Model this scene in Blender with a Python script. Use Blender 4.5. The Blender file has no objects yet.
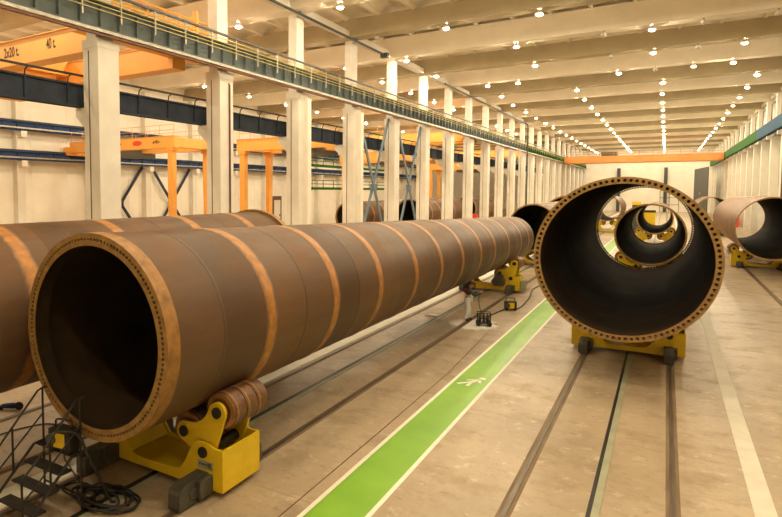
import bpy, bmesh, math, random
from mathutils import Vector, Matrix
random.seed(7)
C = bpy.context.scene.collection
S = bpy.context.scene
PI = math.pi
ORD = ['first','second','third','fourth','fifth','sixth','seventh','eighth','ninth','tenth','eleventh','twelfth',
       'thirteenth','fourteenth','fifteenth','sixteenth','seventeenth','eighteenth','nineteenth','twentieth',
       'twenty-first','twenty-second','twenty-third','twenty-fourth','twenty-fifth','twenty-sixth']

# ------------------------------------------------------------------ materials
def new_mat(name):
    m = bpy.data.materials.new(name); m.use_nodes = True
    nt = m.node_tree; nt.nodes.clear()
    out = nt.nodes.new('ShaderNodeOutputMaterial')
    b = nt.nodes.new('ShaderNodeBsdfPrincipled')
    nt.links.new(b.outputs[0], out.inputs[0])
    return m, nt, b
def mixcol(nt, fac, a, b, mode='MIX'):
    n = nt.nodes.new('ShaderNodeMix'); n.data_type = 'RGBA'; n.blend_type = mode
    for i, v in ((0, fac), (6, a), (7, b)):
        if hasattr(v, 'links'): nt.links.new(v, n.inputs[i])
        elif i == 0: n.inputs[0].default_value = v
        else: n.inputs[i].default_value = (*v, 1) if len(v) == 3 else v
    return n.outputs[2]
def noise(nt, scale=5, detail=4, vec=None, rough=.55, stretch=None):
    n = nt.nodes.new('ShaderNodeTexNoise'); n.inputs['Scale'].default_value = scale
    n.inputs['Detail'].default_value = detail; n.inputs['Roughness'].default_value = rough
    tc = nt.nodes.new('ShaderNodeTexCoord'); src = tc.outputs['Object']
    if stretch:
        mp = nt.nodes.new('ShaderNodeMapping'); mp.inputs['Scale'].default_value = stretch
        nt.links.new(src, mp.inputs[0]); src = mp.outputs[0]
    nt.links.new(src, n.inputs['Vector'])
    return n.outputs['Fac']
def ramp(nt, fac, a, b, ca=(0,0,0), cb=(1,1,1)):
    r = nt.nodes.new('ShaderNodeValToRGB')
    r.color_ramp.elements[0].position = a; r.color_ramp.elements[1].position = b
    r.color_ramp.elements[0].color = (*ca, 1); r.color_ramp.elements[1].color = (*cb, 1)
    nt.links.new(fac, r.inputs[0]); return r.outputs[0]
def math_(nt, op, a, b=None, c=None):
    n = nt.nodes.new('ShaderNodeMath'); n.operation = op
    for i, v in enumerate((a, b, c)):
        if v is None: continue
        if hasattr(v, 'links'): nt.links.new(v, n.inputs[i])
        else: n.inputs[i].default_value = v
    return n.outputs[0]
def simple(name, col, rough=.6, metal=0, var=.12, scale=4, stretch=None, bump=0):
    m, nt, b = new_mat(name)
    f = noise(nt, scale, 5, stretch=stretch)
    f = ramp(nt, f, .3, .7)
    dark = tuple(c*(1-var) for c in col); lite = tuple(min(1, c*(1+var)) for c in col)
    nt.links.new(mixcol(nt, f, dark, lite), b.inputs['Base Color'])
    b.inputs['Roughness'].default_value = rough; b.inputs['Metallic'].default_value = metal
    if bump:
        bp = nt.nodes.new('ShaderNodeBump'); bp.inputs['Strength'].default_value = bump
        nt.links.new(noise(nt, scale*6, 4), bp.inputs['Height']); nt.links.new(bp.outputs[0], b.inputs['Normal'])
    return m
def steel(name, col, plate=1.43, off=.1, rough=.55, metal=.1, rust=(.25,.115,.038), rustamt=.38):
    m, nt, b = new_mat(name)
    tc = nt.nodes.new('ShaderNodeTexCoord'); sp = nt.nodes.new('ShaderNodeSeparateXYZ')
    nt.links.new(tc.outputs['Object'], sp.inputs[0])
    pl = math_(nt, 'FLOOR', math_(nt, 'DIVIDE', math_(nt, 'SUBTRACT', sp.outputs[1], off), plate))
    wn = nt.nodes.new('ShaderNodeTexWhiteNoise'); wn.noise_dimensions = '1D'; nt.links.new(pl, wn.inputs['W'])
    c = mixcol(nt, wn.outputs['Value'], tuple(v*.74 for v in col), tuple(v*1.30 for v in col))
    n1 = ramp(nt, noise(nt, .9, 6, rough=.65), .42, .72)
    c = mixcol(nt, math_(nt, 'MULTIPLY', n1, rustamt), c, rust)
    n2 = ramp(nt, noise(nt, 3, 6, stretch=(1,.15,1)), .35, .75)
    c = mixcol(nt, math_(nt, 'MULTIPLY', n2, .35), c, tuple(v*.55 for v in col))
    n3 = ramp(nt, noise(nt, 9, 3), .74, .78)
    c = mixcol(nt, math_(nt, 'MULTIPLY', n3, .25), c, (.45,.38,.28))
    nt.links.new(c, b.inputs['Base Color'])
    b.inputs['Metallic'].default_value = metal; b.inputs['Specular IOR Level'].default_value = .22
    nt.links.new(math_(nt, 'ADD', math_(nt, 'MULTIPLY', n1, .18), rough-.08), b.inputs['Roughness'])
    return m
def emit(name, col, s):
    m = bpy.data.materials.new(name); m.use_nodes = True; nt = m.node_tree; nt.nodes.clear()
    o = nt.nodes.new('ShaderNodeOutputMaterial'); e = nt.nodes.new('ShaderNodeEmission')
    e.inputs[0].default_value = (*col, 1); e.inputs[1].default_value = s
    nt.links.new(e.outputs[0], o.inputs[0]); return m

M = {}
M['shell'] = steel('rolled steel', (.116,.066,.035))
M['inner'] = steel('shaded inner steel', (.030,.018,.008), metal=0, rough=.9, rustamt=.12)  # pipe steel darkened, the shade inside the pipes put into its colour
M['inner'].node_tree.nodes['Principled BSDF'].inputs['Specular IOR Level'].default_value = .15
M['flange'] = simple('machined flange steel', (.30,.175,.055), .5, .2, .3, 6)
M['collar'] = simple('rust orange collar', (.29,.14,.033), .55, .1, .35, 5)
M['weld'] = simple('ground weld rust', (.44,.18,.042), .5, .1, .40, 2.2)
def weld_mat():
    m, nt, b = new_mat('ground weld with rust stain')
    tc = nt.nodes.new('ShaderNodeTexCoord'); sp = nt.nodes.new('ShaderNodeSeparateXYZ'); nt.links.new(tc.outputs['Object'], sp.inputs[0])
    d = math_(nt, 'DIVIDE', math_(nt, 'ABSOLUTE', sp.outputs[1]), .20)
    d = math_(nt, 'ADD', d, math_(nt, 'MULTIPLY', math_(nt, 'SUBTRACT', noise(nt, 3.2, 6, rough=.7), .5), 1.0))
    c = mixcol(nt, ramp(nt, noise(nt, 5, 4), .35, .7), (.31,.13,.027), (.50,.215,.045))
    c = mixcol(nt, ramp(nt, d, .50, .98), c, (.115,.065,.034))
    nt.links.new(c, b.inputs['Base Color']); b.inputs['Roughness'].default_value = .52; b.inputs['Metallic'].default_value = .1
    return m
M['weld'] = weld_mat()
M['seam'] = simple('faint seam', (.085,.052,.030), .5, .2, .2, 5)
M['yellow'] = simple('yellow paint', (.74,.51,.010), .38, 0, .1, 2)
M['grey'] = simple('dark grey housing', (.075,.07,.055), .55, .1, .2, 4)
M['black'] = simple('black steel', (.022,.018,.014), .5, .2, .3, 8)
M['rubber'] = simple('black rubber hose', (.02,.017,.014), .6, 0, .2, 8)
M['roller'] = simple('roller steel', (.15,.068,.028), .5, .2, .35, 7)
M['tyre'] = simple('roller tyre orange', (.30,.14,.04), .55, .1, .25, 7)
M['orange'] = simple('crane orange', (.86,.41,.085), .42, 0, .06, 1)
M['column'] = simple('white painted concrete', (.74,.70,.615), .7, 0, .07, .8)
M['duct'] = simple('pale duct', (.85,.79,.68), .5, 0, .05, 1)
M['beam_pale'] = simple('pale beam concrete', (.88,.81,.67), .75, 0, .06, .5)
M['beam_dark'] = simple('darker beam concrete', (.46,.39,.255), .8, 0, .10, .5)  # darker concrete tone for every second roof beam
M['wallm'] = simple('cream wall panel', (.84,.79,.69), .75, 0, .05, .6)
M['bluegrey'] = simple('blue grey girder paint', (.135,.16,.155), .5, .1, .15, 1.5)
M['navy'] = simple('navy girder paint', (.045,.055,.075), .5, .1, .2, 1.5)
M['navyblue'] = simple('blue runway paint', (.04,.07,.16), .5, .1, .2, 1.5)
M['steelblue'] = simple('steel blue brace paint', (.13,.19,.24), .5, .1, .12, 2)
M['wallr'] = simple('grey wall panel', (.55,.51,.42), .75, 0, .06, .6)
M['orange_dimmed'] = simple('crane orange darkened for lamplight', (.55,.22,.045), .5, 0, .08, 1)  # crane orange darkened to offset the strong lamplight under the roof
M['blue_right'] = simple('right runway blue', (.045,.10,.16), .5, .1, .12, 2)
M['green'] = simple('green runway paint', (.035,.12,.022), .5, .1, .15, 2)
M['yellowbar'] = simple('yellow conductor bar', (.50,.42,.12), .5, 0, .1, 2)
M['railsteel'] = simple('pale rail steel', (.42,.38,.31), .4, .4, .2, 3)
M['redbrown'] = simple('red brown conductor', (.15,.055,.025), .6, 0, .2, 3)
M['floorrail'] = simple('worn rail', (.13,.095,.06), .45, .4, .3, 3, (3,.3,1))
M['railbed'] = simple('dirty rail bed', (.185,.125,.068), .8, 0, .25, 2, (4,.5,1))
M['plate'] = simple('grey channel plate', (.33,.33,.22), .6, .1, .12, 2)
M['strip'] = simple('pale floor strip', (.66,.62,.51), .6, 0, .08, 2)
M['whitepaint'] = simple('white marking paint', (.82,.79,.66), .6, 0, .06, 4)
M['text'] = simple('black lettering paint', (.03,.025,.02), .6, 0, .1, 4)
M['redmark'] = simple('red mark paint', (.75,.06,.04), .5, 0, .1, 4)
M['white'] = simple('white enamel', (.75,.72,.66), .5, 0, .05, 3)
M['doorgrey'] = simple('dark grey door', (.055,.06,.055), .5, .1, .15, 2)
M['glass'] = simple('pale window glass', (.62,.66,.52), .15, 0, .05, .5)
M['frame'] = simple('brown window frame', (.13,.06,.035), .6, 0, .15, 2)
M['coverall'] = simple('pale grey coverall', (.72,.72,.69), .8, 0, .15, 9)
M['jacket'] = simple('dark jacket', (.055,.05,.045), .8, 0, .2, 9)
M['redcloth'] = simple('dark red cloth', (.33,.045,.03), .8, 0, .2, 9)
M['skin'] = simple('skin', (.45,.26,.17), .6, 0, .08, 20)
M['lamp_on'] = emit('lit lamp', (1.0,.835,.57), 1150)
M['lamp_off'] = simple('unlit lamp lens', (.6,.57,.48), .4, 0, .05, 3)
M['flame'] = emit('welding spark', (.8,.9,1.0), 30)

for k in ('blue_right','green','bluegrey','navyblue','navy'):
    p = M[k].node_tree.nodes['Principled BSDF']; p.inputs['Roughness'].default_value = .85; p.inputs['Specular IOR Level'].default_value = .1
def green_mat():
    m, nt, b = new_mat('green walkway paint')
    c = mixcol(nt, ramp(nt, noise(nt, .7, 5), .35, .7), (.17,.38,.018), (.235,.47,.028))
    w = ramp(nt, noise(nt, 1.6, 6, stretch=(1,.5,1)), .60, .75)
    c = mixcol(nt, math_(nt, 'MULTIPLY', w, .35), c, (.40,.56,.18))
    nt.links.new(c, b.inputs['Base Color']); b.inputs['Roughness'].default_value = .42
    return m
M['greenpaint'] = green_mat()
def floor_mat():
    m, nt, b = new_mat('worn concrete floor')
    tc = nt.nodes.new('ShaderNodeTexCoord'); sp = nt.nodes.new('ShaderNodeSeparateXYZ')
    nt.links.new(tc.outputs['Object'], sp.inputs[0])
    c = mixcol(nt, ramp(nt, noise(nt, .22, 6), .35, .68), (.345,.265,.172), (.515,.405,.272))
    s1 = ramp(nt, noise(nt, .8, 9, rough=.72, stretch=(1,1.25,1)), .50, .66)
    c = mixcol(nt, math_(nt, 'MULTIPLY', s1, .45), c, (.23,.165,.095))
    s2 = ramp(nt, noise(nt, 4.2, 10, rough=.8, stretch=(.8,1.5,1)), .55, .66)
    c = mixcol(nt, math_(nt, 'MULTIPLY', s2, .7), c, (.18,.13,.075))
    s4 = ramp(nt, noise(nt, 1.0, 3, stretch=(.55,.05,1)), .45, .60)
    c = mixcol(nt, math_(nt, 'MULTIPLY', s4, .28), c, (.27,.20,.125))
    s3 = ramp(nt, noise(nt, 2.2, 9, rough=.75), .56, .66)
    c = mixcol(nt, math_(nt, 'MULTIPLY', s3, .5), c, (.66,.57,.44))
    s5 = ramp(nt, noise(nt, 13, 8, rough=.8), .56, .66)
    c = mixcol(nt, math_(nt, 'MULTIPLY', s5, .4), c, (.19,.135,.08))
    # slab joints every 6 m across the hall
    jy = math_(nt, 'ABSOLUTE', math_(nt, 'SUBTRACT', math_(nt, 'FRACT', math_(nt, 'DIVIDE', sp.outputs[1], 6.0)), .5))
    j = math_(nt, 'LESS_THAN', jy, .0016)
    c = mixcol(nt, math_(nt, 'MULTIPLY', j, .5), c, (.12,.09,.06))
    # white powder patch and dark grinding dust where the worker stands
    def blob(x, y, rx, ry):
        dx = math_(nt, 'POWER', math_(nt, 'ABSOLUTE', math_(nt, 'DIVIDE', math_(nt, 'SUBTRACT', sp.outputs[0], x), rx)), 2)
        dy = math_(nt, 'POWER', math_(nt, 'ABSOLUTE', math_(nt, 'DIVIDE', math_(nt, 'SUBTRACT', sp.outputs[1], y), ry)), 2)
        d = math_(nt, 'ADD', math_(nt, 'SQRT', math_(nt, 'ADD', dx, dy)), math_(nt, 'MULTIPLY', noise(nt, 3, 5), .8))
        return ramp(nt, math_(nt, 'MULTIPLY', d, .5), .5, .68, (1,1,1), (0,0,0))
    c = mixcol(nt, math_(nt, 'MULTIPLY', blob(-8.3, 23.5, 1.3, 3.2), .65), c, (.13,.10,.07))
    c = mixcol(nt, math_(nt, 'MULTIPLY', blob(-6.8, 25.3, 1.1, 1.3), 1.0), c, (.85,.82,.76))
    c = mixcol(nt, math_(nt, 'MULTIPLY', blob(-8.4, 17.0, 1.0, 1.0), .35), c, (.82,.78,.68))
    nt.links.new(c, b.inputs['Base Color'])
    nt.links.new(math_(nt, 'ADD', math_(nt, 'MULTIPLY', s1, .2), .42), b.inputs['Roughness'])
    b.inputs['Specular IOR Level'].default_value = .35
    return m
M['floor'] = floor_mat()

# ------------------------------------------------------------------ mesh helpers
def B(): return bmesh.new()
def obj(name, bm, mat, parent=None, smooth=False, label=None, bevel=0):
    bmesh.ops.recalc_face_normals(bm, faces=bm.faces[:])
    me = bpy.data.meshes.new(name); bm.to_mesh(me); bm.free()
    for m in (mat if isinstance(mat, (list, tuple)) else [mat]): me.materials.append(m)
    if smooth:
        for p in me.polygons: p.use_smooth = True
    o = bpy.data.objects.new(name, me); C.objects.link(o)
    if parent: o.parent = parent
    if label: o['label'] = label
    if bevel:
        mod = o.modifiers.new('bevel', 'BEVEL'); mod.width = bevel; mod.segments = 2; mod.limit_method = 'ANGLE'
    return o
def thing(name, label, cat, loc=(0,0,0), rz=0, group=None):
    o = bpy.data.objects.new(name, None); C.objects.link(o); o.empty_display_size = .2
    o.location = loc; o.rotation_euler = (0,0,rz); tag(o, label, cat, group); return o
def tag(o, label, cat, group=None):
    o['label'] = label; o['category'] = cat
    if group: o['group'] = group
    return o
def struct(name, bm, mat, parent=None, smooth=False):
    o = obj(name, bm, mat, parent, smooth)
    if not parent: o['kind'] = 'structure'
    return o
def dup(root, loc=None, label=None, rz=None, parent=None):
    r = root.copy(); C.objects.link(r)
    if parent: r.parent = parent
    if loc is not None: r.location = loc
    if rz is not None: r.rotation_euler = (0,0,rz)
    if label: r['label'] = label
    for ch in list(root.children): dup(ch, parent=r)
    return r
def box(bm, x0, x1, y0, y1, z0, z1, mi=0):
    v = [bm.verts.new(p) for p in ((x0,y0,z0),(x1,y0,z0),(x1,y1,z0),(x0,y1,z0),(x0,y0,z1),(x1,y0,z1),(x1,y1,z1),(x0,y1,z1))]
    for f in ((0,3,2,1),(4,5,6,7),(0,1,5,4),(1,2,6,5),(2,3,7,6),(3,0,4,7)):
        bm.faces.new([v[i] for i in f]).material_index = mi
def prism(bm, poly, y0, y1, mi=0):       # polygon in XZ pushed along Y
    a = [bm.verts.new((x,y0,z)) for x, z in poly]; b = [bm.verts.new((x,y1,z)) for x, z in poly]
    n = len(poly)
    for f in (a[::-1], b): bm.faces.new(f).material_index = mi
    for i in range(n): bm.faces.new((a[i],a[(i+1)%n],b[(i+1)%n],b[i])).material_index = mi
def prism_yz(bm, poly, x0, x1, mi=0):    # polygon in YZ pushed along X
    a = [bm.verts.new((x0,y,z)) for y, z in poly]; b = [bm.verts.new((x1,y,z)) for y, z in poly]
    n = len(poly)
    for f in (a[::-1], b): bm.faces.new(f).material_index = mi
    for i in range(n): bm.faces.new((a[i],a[(i+1)%n],b[(i+1)%n],b[i])).material_index = mi
def tube(bm, pts, r, seg=8, cap=True, mi=0):
    pts = [Vector(p) for p in pts]; rings = []
    prev = None
    for i, p in enumerate(pts):
        t = (pts[min(i+1,len(pts)-1)] - pts[max(i-1,0)]).normalized()
        if prev is None:
            u = t.orthogonal().normalized()
        else:
            u = prev - t*prev.dot(t)
            u = u.normalized() if u.length > 1e-6 else t.orthogonal().normalized()
        prev = u; w = t.cross(u)
        rr = r[i] if isinstance(r, (list,tuple)) else r
        rings.append([bm.verts.new(p + (u*math.cos(a)+w*math.sin(a))*rr) for a in (2*PI*k/seg for k in range(seg))])
    for A, D in zip(rings, rings[1:]):
        for k in range(seg):
            bm.faces.new((A[k],A[(k+1)%seg],D[(k+1)%seg],D[k])).material_index = mi
    if cap:
        bm.faces.new(rings[0][::-1]).material_index = mi; bm.faces.new(rings[-1]).material_index = mi
def curve(pts, n=8):                      # Catmull-Rom through points
    P = [Vector(p) for p in pts]; P = [P[0]*2-P[1]] + P + [P[-1]*2-P[-2]]; out = []
    for i in range(1, len(P)-2):
        for k in range(n):
            t = k/n; a, b, c, d = P[i-1:i+3]
            out.append(.5*((2*b)+(c-a)*t+(2*a-5*b+4*c-d)*t*t+(3*b-a-3*c+d)*t**3))
    out.append(P[-2]); return out
def lathe(bm, prof, cen=(0,0), seg=32, closed=True, mi=0, axis='Y'):
    # prof: list of (along, radius); spun about an axis through cen
    rings = []
    for a, r in prof:
        ring = []
        for k in range(seg):
            t = 2*PI*k/seg
            p = (cen[0]+r*math.cos(t), a, cen[1]+r*math.sin(t)) if axis == 'Y' else (cen[0]+r*math.cos(t), cen[1]+r*math.sin(t), a)
            ring.append(bm.verts.new(p))
        rings.append(ring)
    n = len(rings); last = n if closed else n-1
    for i in range(last):
        A, D = rings[i], rings[(i+1)%n]
        for k in range(seg): bm.faces.new((A[k],A[(k+1)%seg],D[(k+1)%seg],D[k])).material_index = mi
    return rings
def disc_solid(bm, a0, a1, r, cen, seg=24, mi=0, axis='Y'):
    rings = lathe(bm, [(a0,r),(a1,r)], cen, seg, False, mi, axis)
    bm.faces.new(rings[0]).material_index = mi; bm.faces.new(rings[1][::-1]).material_index = mi

# ------------------------------------------------------------------ tower sections (big steel pipes)
def flange_bm(R, zc, y0, y1, Ri, n, rh):
    bm = B(); da = 2*PI/n; Rm = (R+Ri)/2
    def P(r, a, y): return (r*math.cos(a), y, zc + r*math.sin(a))
    for i in range(n):
        a0 = i*da; am = a0+da/2; a1 = a0+da
        bd = [(R,a1),(R,am),(R,a0),(Rm,a0),(Ri,a0),(Ri,am),(Ri,a1),(Rm,a1)]
        ho = []
        for k in range(8):
            t = PI/4*(1+k)          # starts towards outer / +angle
            ho.append((Rm + rh*math.sin(t), am + rh*math.cos(t)/Rm))
        F = [[bm.verts.new(P(r,a,y)) for r, a in lst] for y in (y0, y1) for lst in (bd, ho)]
        bf, hf, bb, hb = F
        for k in range(8):
            q = (k+1) % 8
            bm.faces.new((bf[k],bf[q],hf[q],hf[k])); bm.faces.new((bb[k],hb[k],hb[q],bb[q]))
            bm.faces.new((hf[k],hf[q],hb[q],hb[k]))
        for k in (0,1): bm.faces.new((bf[k],bb[k],bb[k+1],bf[k+1])).material_index = 1
        for k in (4,5): bm.faces.new((bf[k],bb[k],bb[k+1],bf[k+1])).material_index = 2
    bmesh.ops.remove_doubles(bm, verts=bm.verts[:], dist=.0008)
    return bm
def ring_bm(R, zc, y0, y1, Ri, seg):
    bm = B(); lathe(bm, [(y0,R),(y1,R),(y1,Ri),(y0,Ri)], (0,zc), seg); return bm
def tower(label, X, Y0, Y1, R0, R1, zb, seams=(), faint=(), near=None, far=None, seg=96, group=None, fd=.26, t=.05, lip=0):
    L = Y1-Y0
    root = thing('steel_tower_section', label, 'steel pipe', (X,Y0,zb), 0, group)
    Rf = lambda y: R0+(R1-R0)*y/L
    ya = fd if near else 0; yb = L-.2 if far else L
    n = max(3, int((yb-ya)/1.0)); bm = B(); outs = []; ins = []
    for i in range(n+1):
        y = ya+(yb-ya)*i/n; R = Rf(y)
        for lst, r in ((outs, R), (ins, R-t)):
            lst.append([bm.verts.new((r*math.cos(2*PI*k/seg), y, R+r*math.sin(2*PI*k/seg))) for k in range(seg)])
    for i in range(n):
        for k in range(seg):
            q = (k+1)%seg
            bm.faces.new((outs[i][k],outs[i][q],outs[i+1][q],outs[i+1][k]))
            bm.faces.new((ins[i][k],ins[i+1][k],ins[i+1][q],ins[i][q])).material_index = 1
    for i in (0, n):
        for k in range(seg):
            q = (k+1)%seg; bm.faces.new((outs[i][k],outs[i][q],ins[i][q],ins[i][k])).material_index = 2
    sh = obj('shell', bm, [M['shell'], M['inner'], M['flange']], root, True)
    md = sh.modifiers.new('edges', 'EDGE_SPLIT'); md.split_angle = math.radians(45)
    for k, spec in enumerate((near, far)):
        if not spec: continue
        nh, fw, rh = spec
        y0, y1 = (0, fd) if k == 0 else (L-.2, L)
        R = Rf(0 if k == 0 else L)+.004+(lip if k == 1 else 0)
        if nh: bm = flange_bm(R, Rf(0 if k == 0 else L), y0, y1, R-fw, nh, rh)
        else: bm = ring_bm(R, Rf(0 if k == 0 else L), y0, y1, R-fw, seg)
        obj('bolt_flange' if nh else 'end_ring', bm, [M['flange'], M['collar'], M['inner']], root)
    for k, lst in enumerate((seams, faint)):
        for s in lst:
            w = (.21 if k == 0 else .03); e = .007 if k == 0 else .004
            bm = B(); R = Rf(s); rr = []
            ph = random.random()*6
            for (yy, er) in (((-w,-.03),(-w,.002),(-.05,e+.006),(.05,e+.006),(w,.002),(w,-.03)) if k == 0 else ((-w,-.03),(-w,e),(w,e),(w,-.03))):
                row = []
                for a in range(seg):
                    th = 2*PI*a/seg
                    jy = (random.random()-.5)*(.035 if k == 0 else .01) + (.012*math.sin(3*th+ph))
                    y = yy+jy; Ry = Rf(s+y)
                    row.append(bm.verts.new(((Ry+er)*math.cos(th), y, Ry+(Ry+er)*math.sin(th))))
                rr.append(row)
            for i in range(len(rr)):
                A, D = rr[i], rr[(i+1)%len(rr)]
                for a in range(seg): bm.faces.new((A[a],A[(a+1)%seg],D[(a+1)%seg],D[a]))
            so = obj('weld_seam' if k == 0 else 'plate_seam', bm, M['weld'] if k == 0 else M['seam'], root); so.location = (0,s,0)
    return root
ZB = 1.29
# the long tapered section with its open end at lower left
tower('long tapered brown steel pipe with orange weld bands, open end at lower left', -8.447, 6.71, 40, 1.844, 1.39, ZB,
      seams=[3.01,5.84,8.59,11.53,14.2,16.98,19.9,22.62,25.86,29.2,31.6], faint=[1.47,4.43,7.2],
      near=(128,.225,.031), far=(0,.12,0), seg=128, fd=.29)
# big section facing us at right of centre
tower('widest open steel pipe, right of centre, end ring full of bolt holes', -1.021, 19.5, 38.2, 2.41, 2.38, 1.305,
      seams=[3,6,9,12,15], near=(94,.20,.047), far=(110,.15,.035), seg=128, fd=.22)
# section behind it on the same rails
tower('medium steel pipe seen through the widest open pipe', -.74, 40.6, 57, 1.85, 1.72, ZB, seams=[3,6,9,12,15], near=(0,.10,0), far=(0,.14,0), seg=96)
tower('farthest of the nested steel pipes seen through the widest pipe', -.83, 66, 82, 1.52, 1.45, 1.6, seams=[4,8,12], near=(0,.1,0), far=(0,.12,0), seg=72)
# left section behind the tapered one
tower('steel pipe lying behind the long tapered pipe, cut by the left picture edge', -12.5, 2.0, 17.2, 1.84, 1.84, ZB,
      seams=[2.4,5.2,8.05,10.9,13.4], faint=[3.8,6.6,9.5,12.2], far=(110,.22,.025), seg=96, lip=.09)
# sections further on
tower('open steel pipe just beyond the far end of the long tapered pipe', -8.25, 46.2, 62, 1.75, 1.75, ZB, seams=[3,6,9,12], near=(0,.09,0), far=(0,.2,0), seg=96)
tower('steel pipe with raised rim behind the pipe past the tapered one', -8.4, 64, 80, 2.0, 2.0, ZB, seams=[3,6,9,12], near=(0,.15,0), far=(0,.15,0), seg=64)
tower('short ribbed steel pipe cut by the right picture edge', 6.05, 49.5, 72, 2.1, 2.05, 1.15,
      seams=[1.4,2.8,4.2,5.6,7.0,8.4,9.8,11.2,12.6,14,15.4,16.8,18.2,19.6], near=(0,.09,0), far=(0,.06,0), seg=96)
tower('steel pipe end with dark rim behind the ribbed pipe at right', 5.1, 92, 106, 1.95, 1.95, 1.1, seams=[3,6,9], near=(0,.1,0), far=(0,.1,0), seg=64)
tower('small distant steel pipe standing left inside the widest pipe view', -6.8, 92, 103, 1.75, 1.75, 1.6, seams=[3,6], near=(0,.12,0), far=(0,.12,0), seg=64)
tower('left of two steel pipes seen between the columns beneath the cross braces', -29.4, 58, 74, 1.7, 1.7, 1.2, seams=[3,6,9,12], near=(0,.1,0), far=(0,.1,0), seg=64)
tower('right of two steel pipes seen between the columns beneath the cross braces', -25.5, 66, 84, 1.8, 1.8, 1.2, seams=[3,6,9,12], near=(0,.1,0), far=(0,.1,0), seg=64)
tower('steel pipe far off in the left bay, seen past the sixth column', -26.5, 92, 110, 1.8, 1.8, 1.2, seams=[3,6,9,12], near=(0,.1,0), far=(0,.1,0), seg=64)

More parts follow.
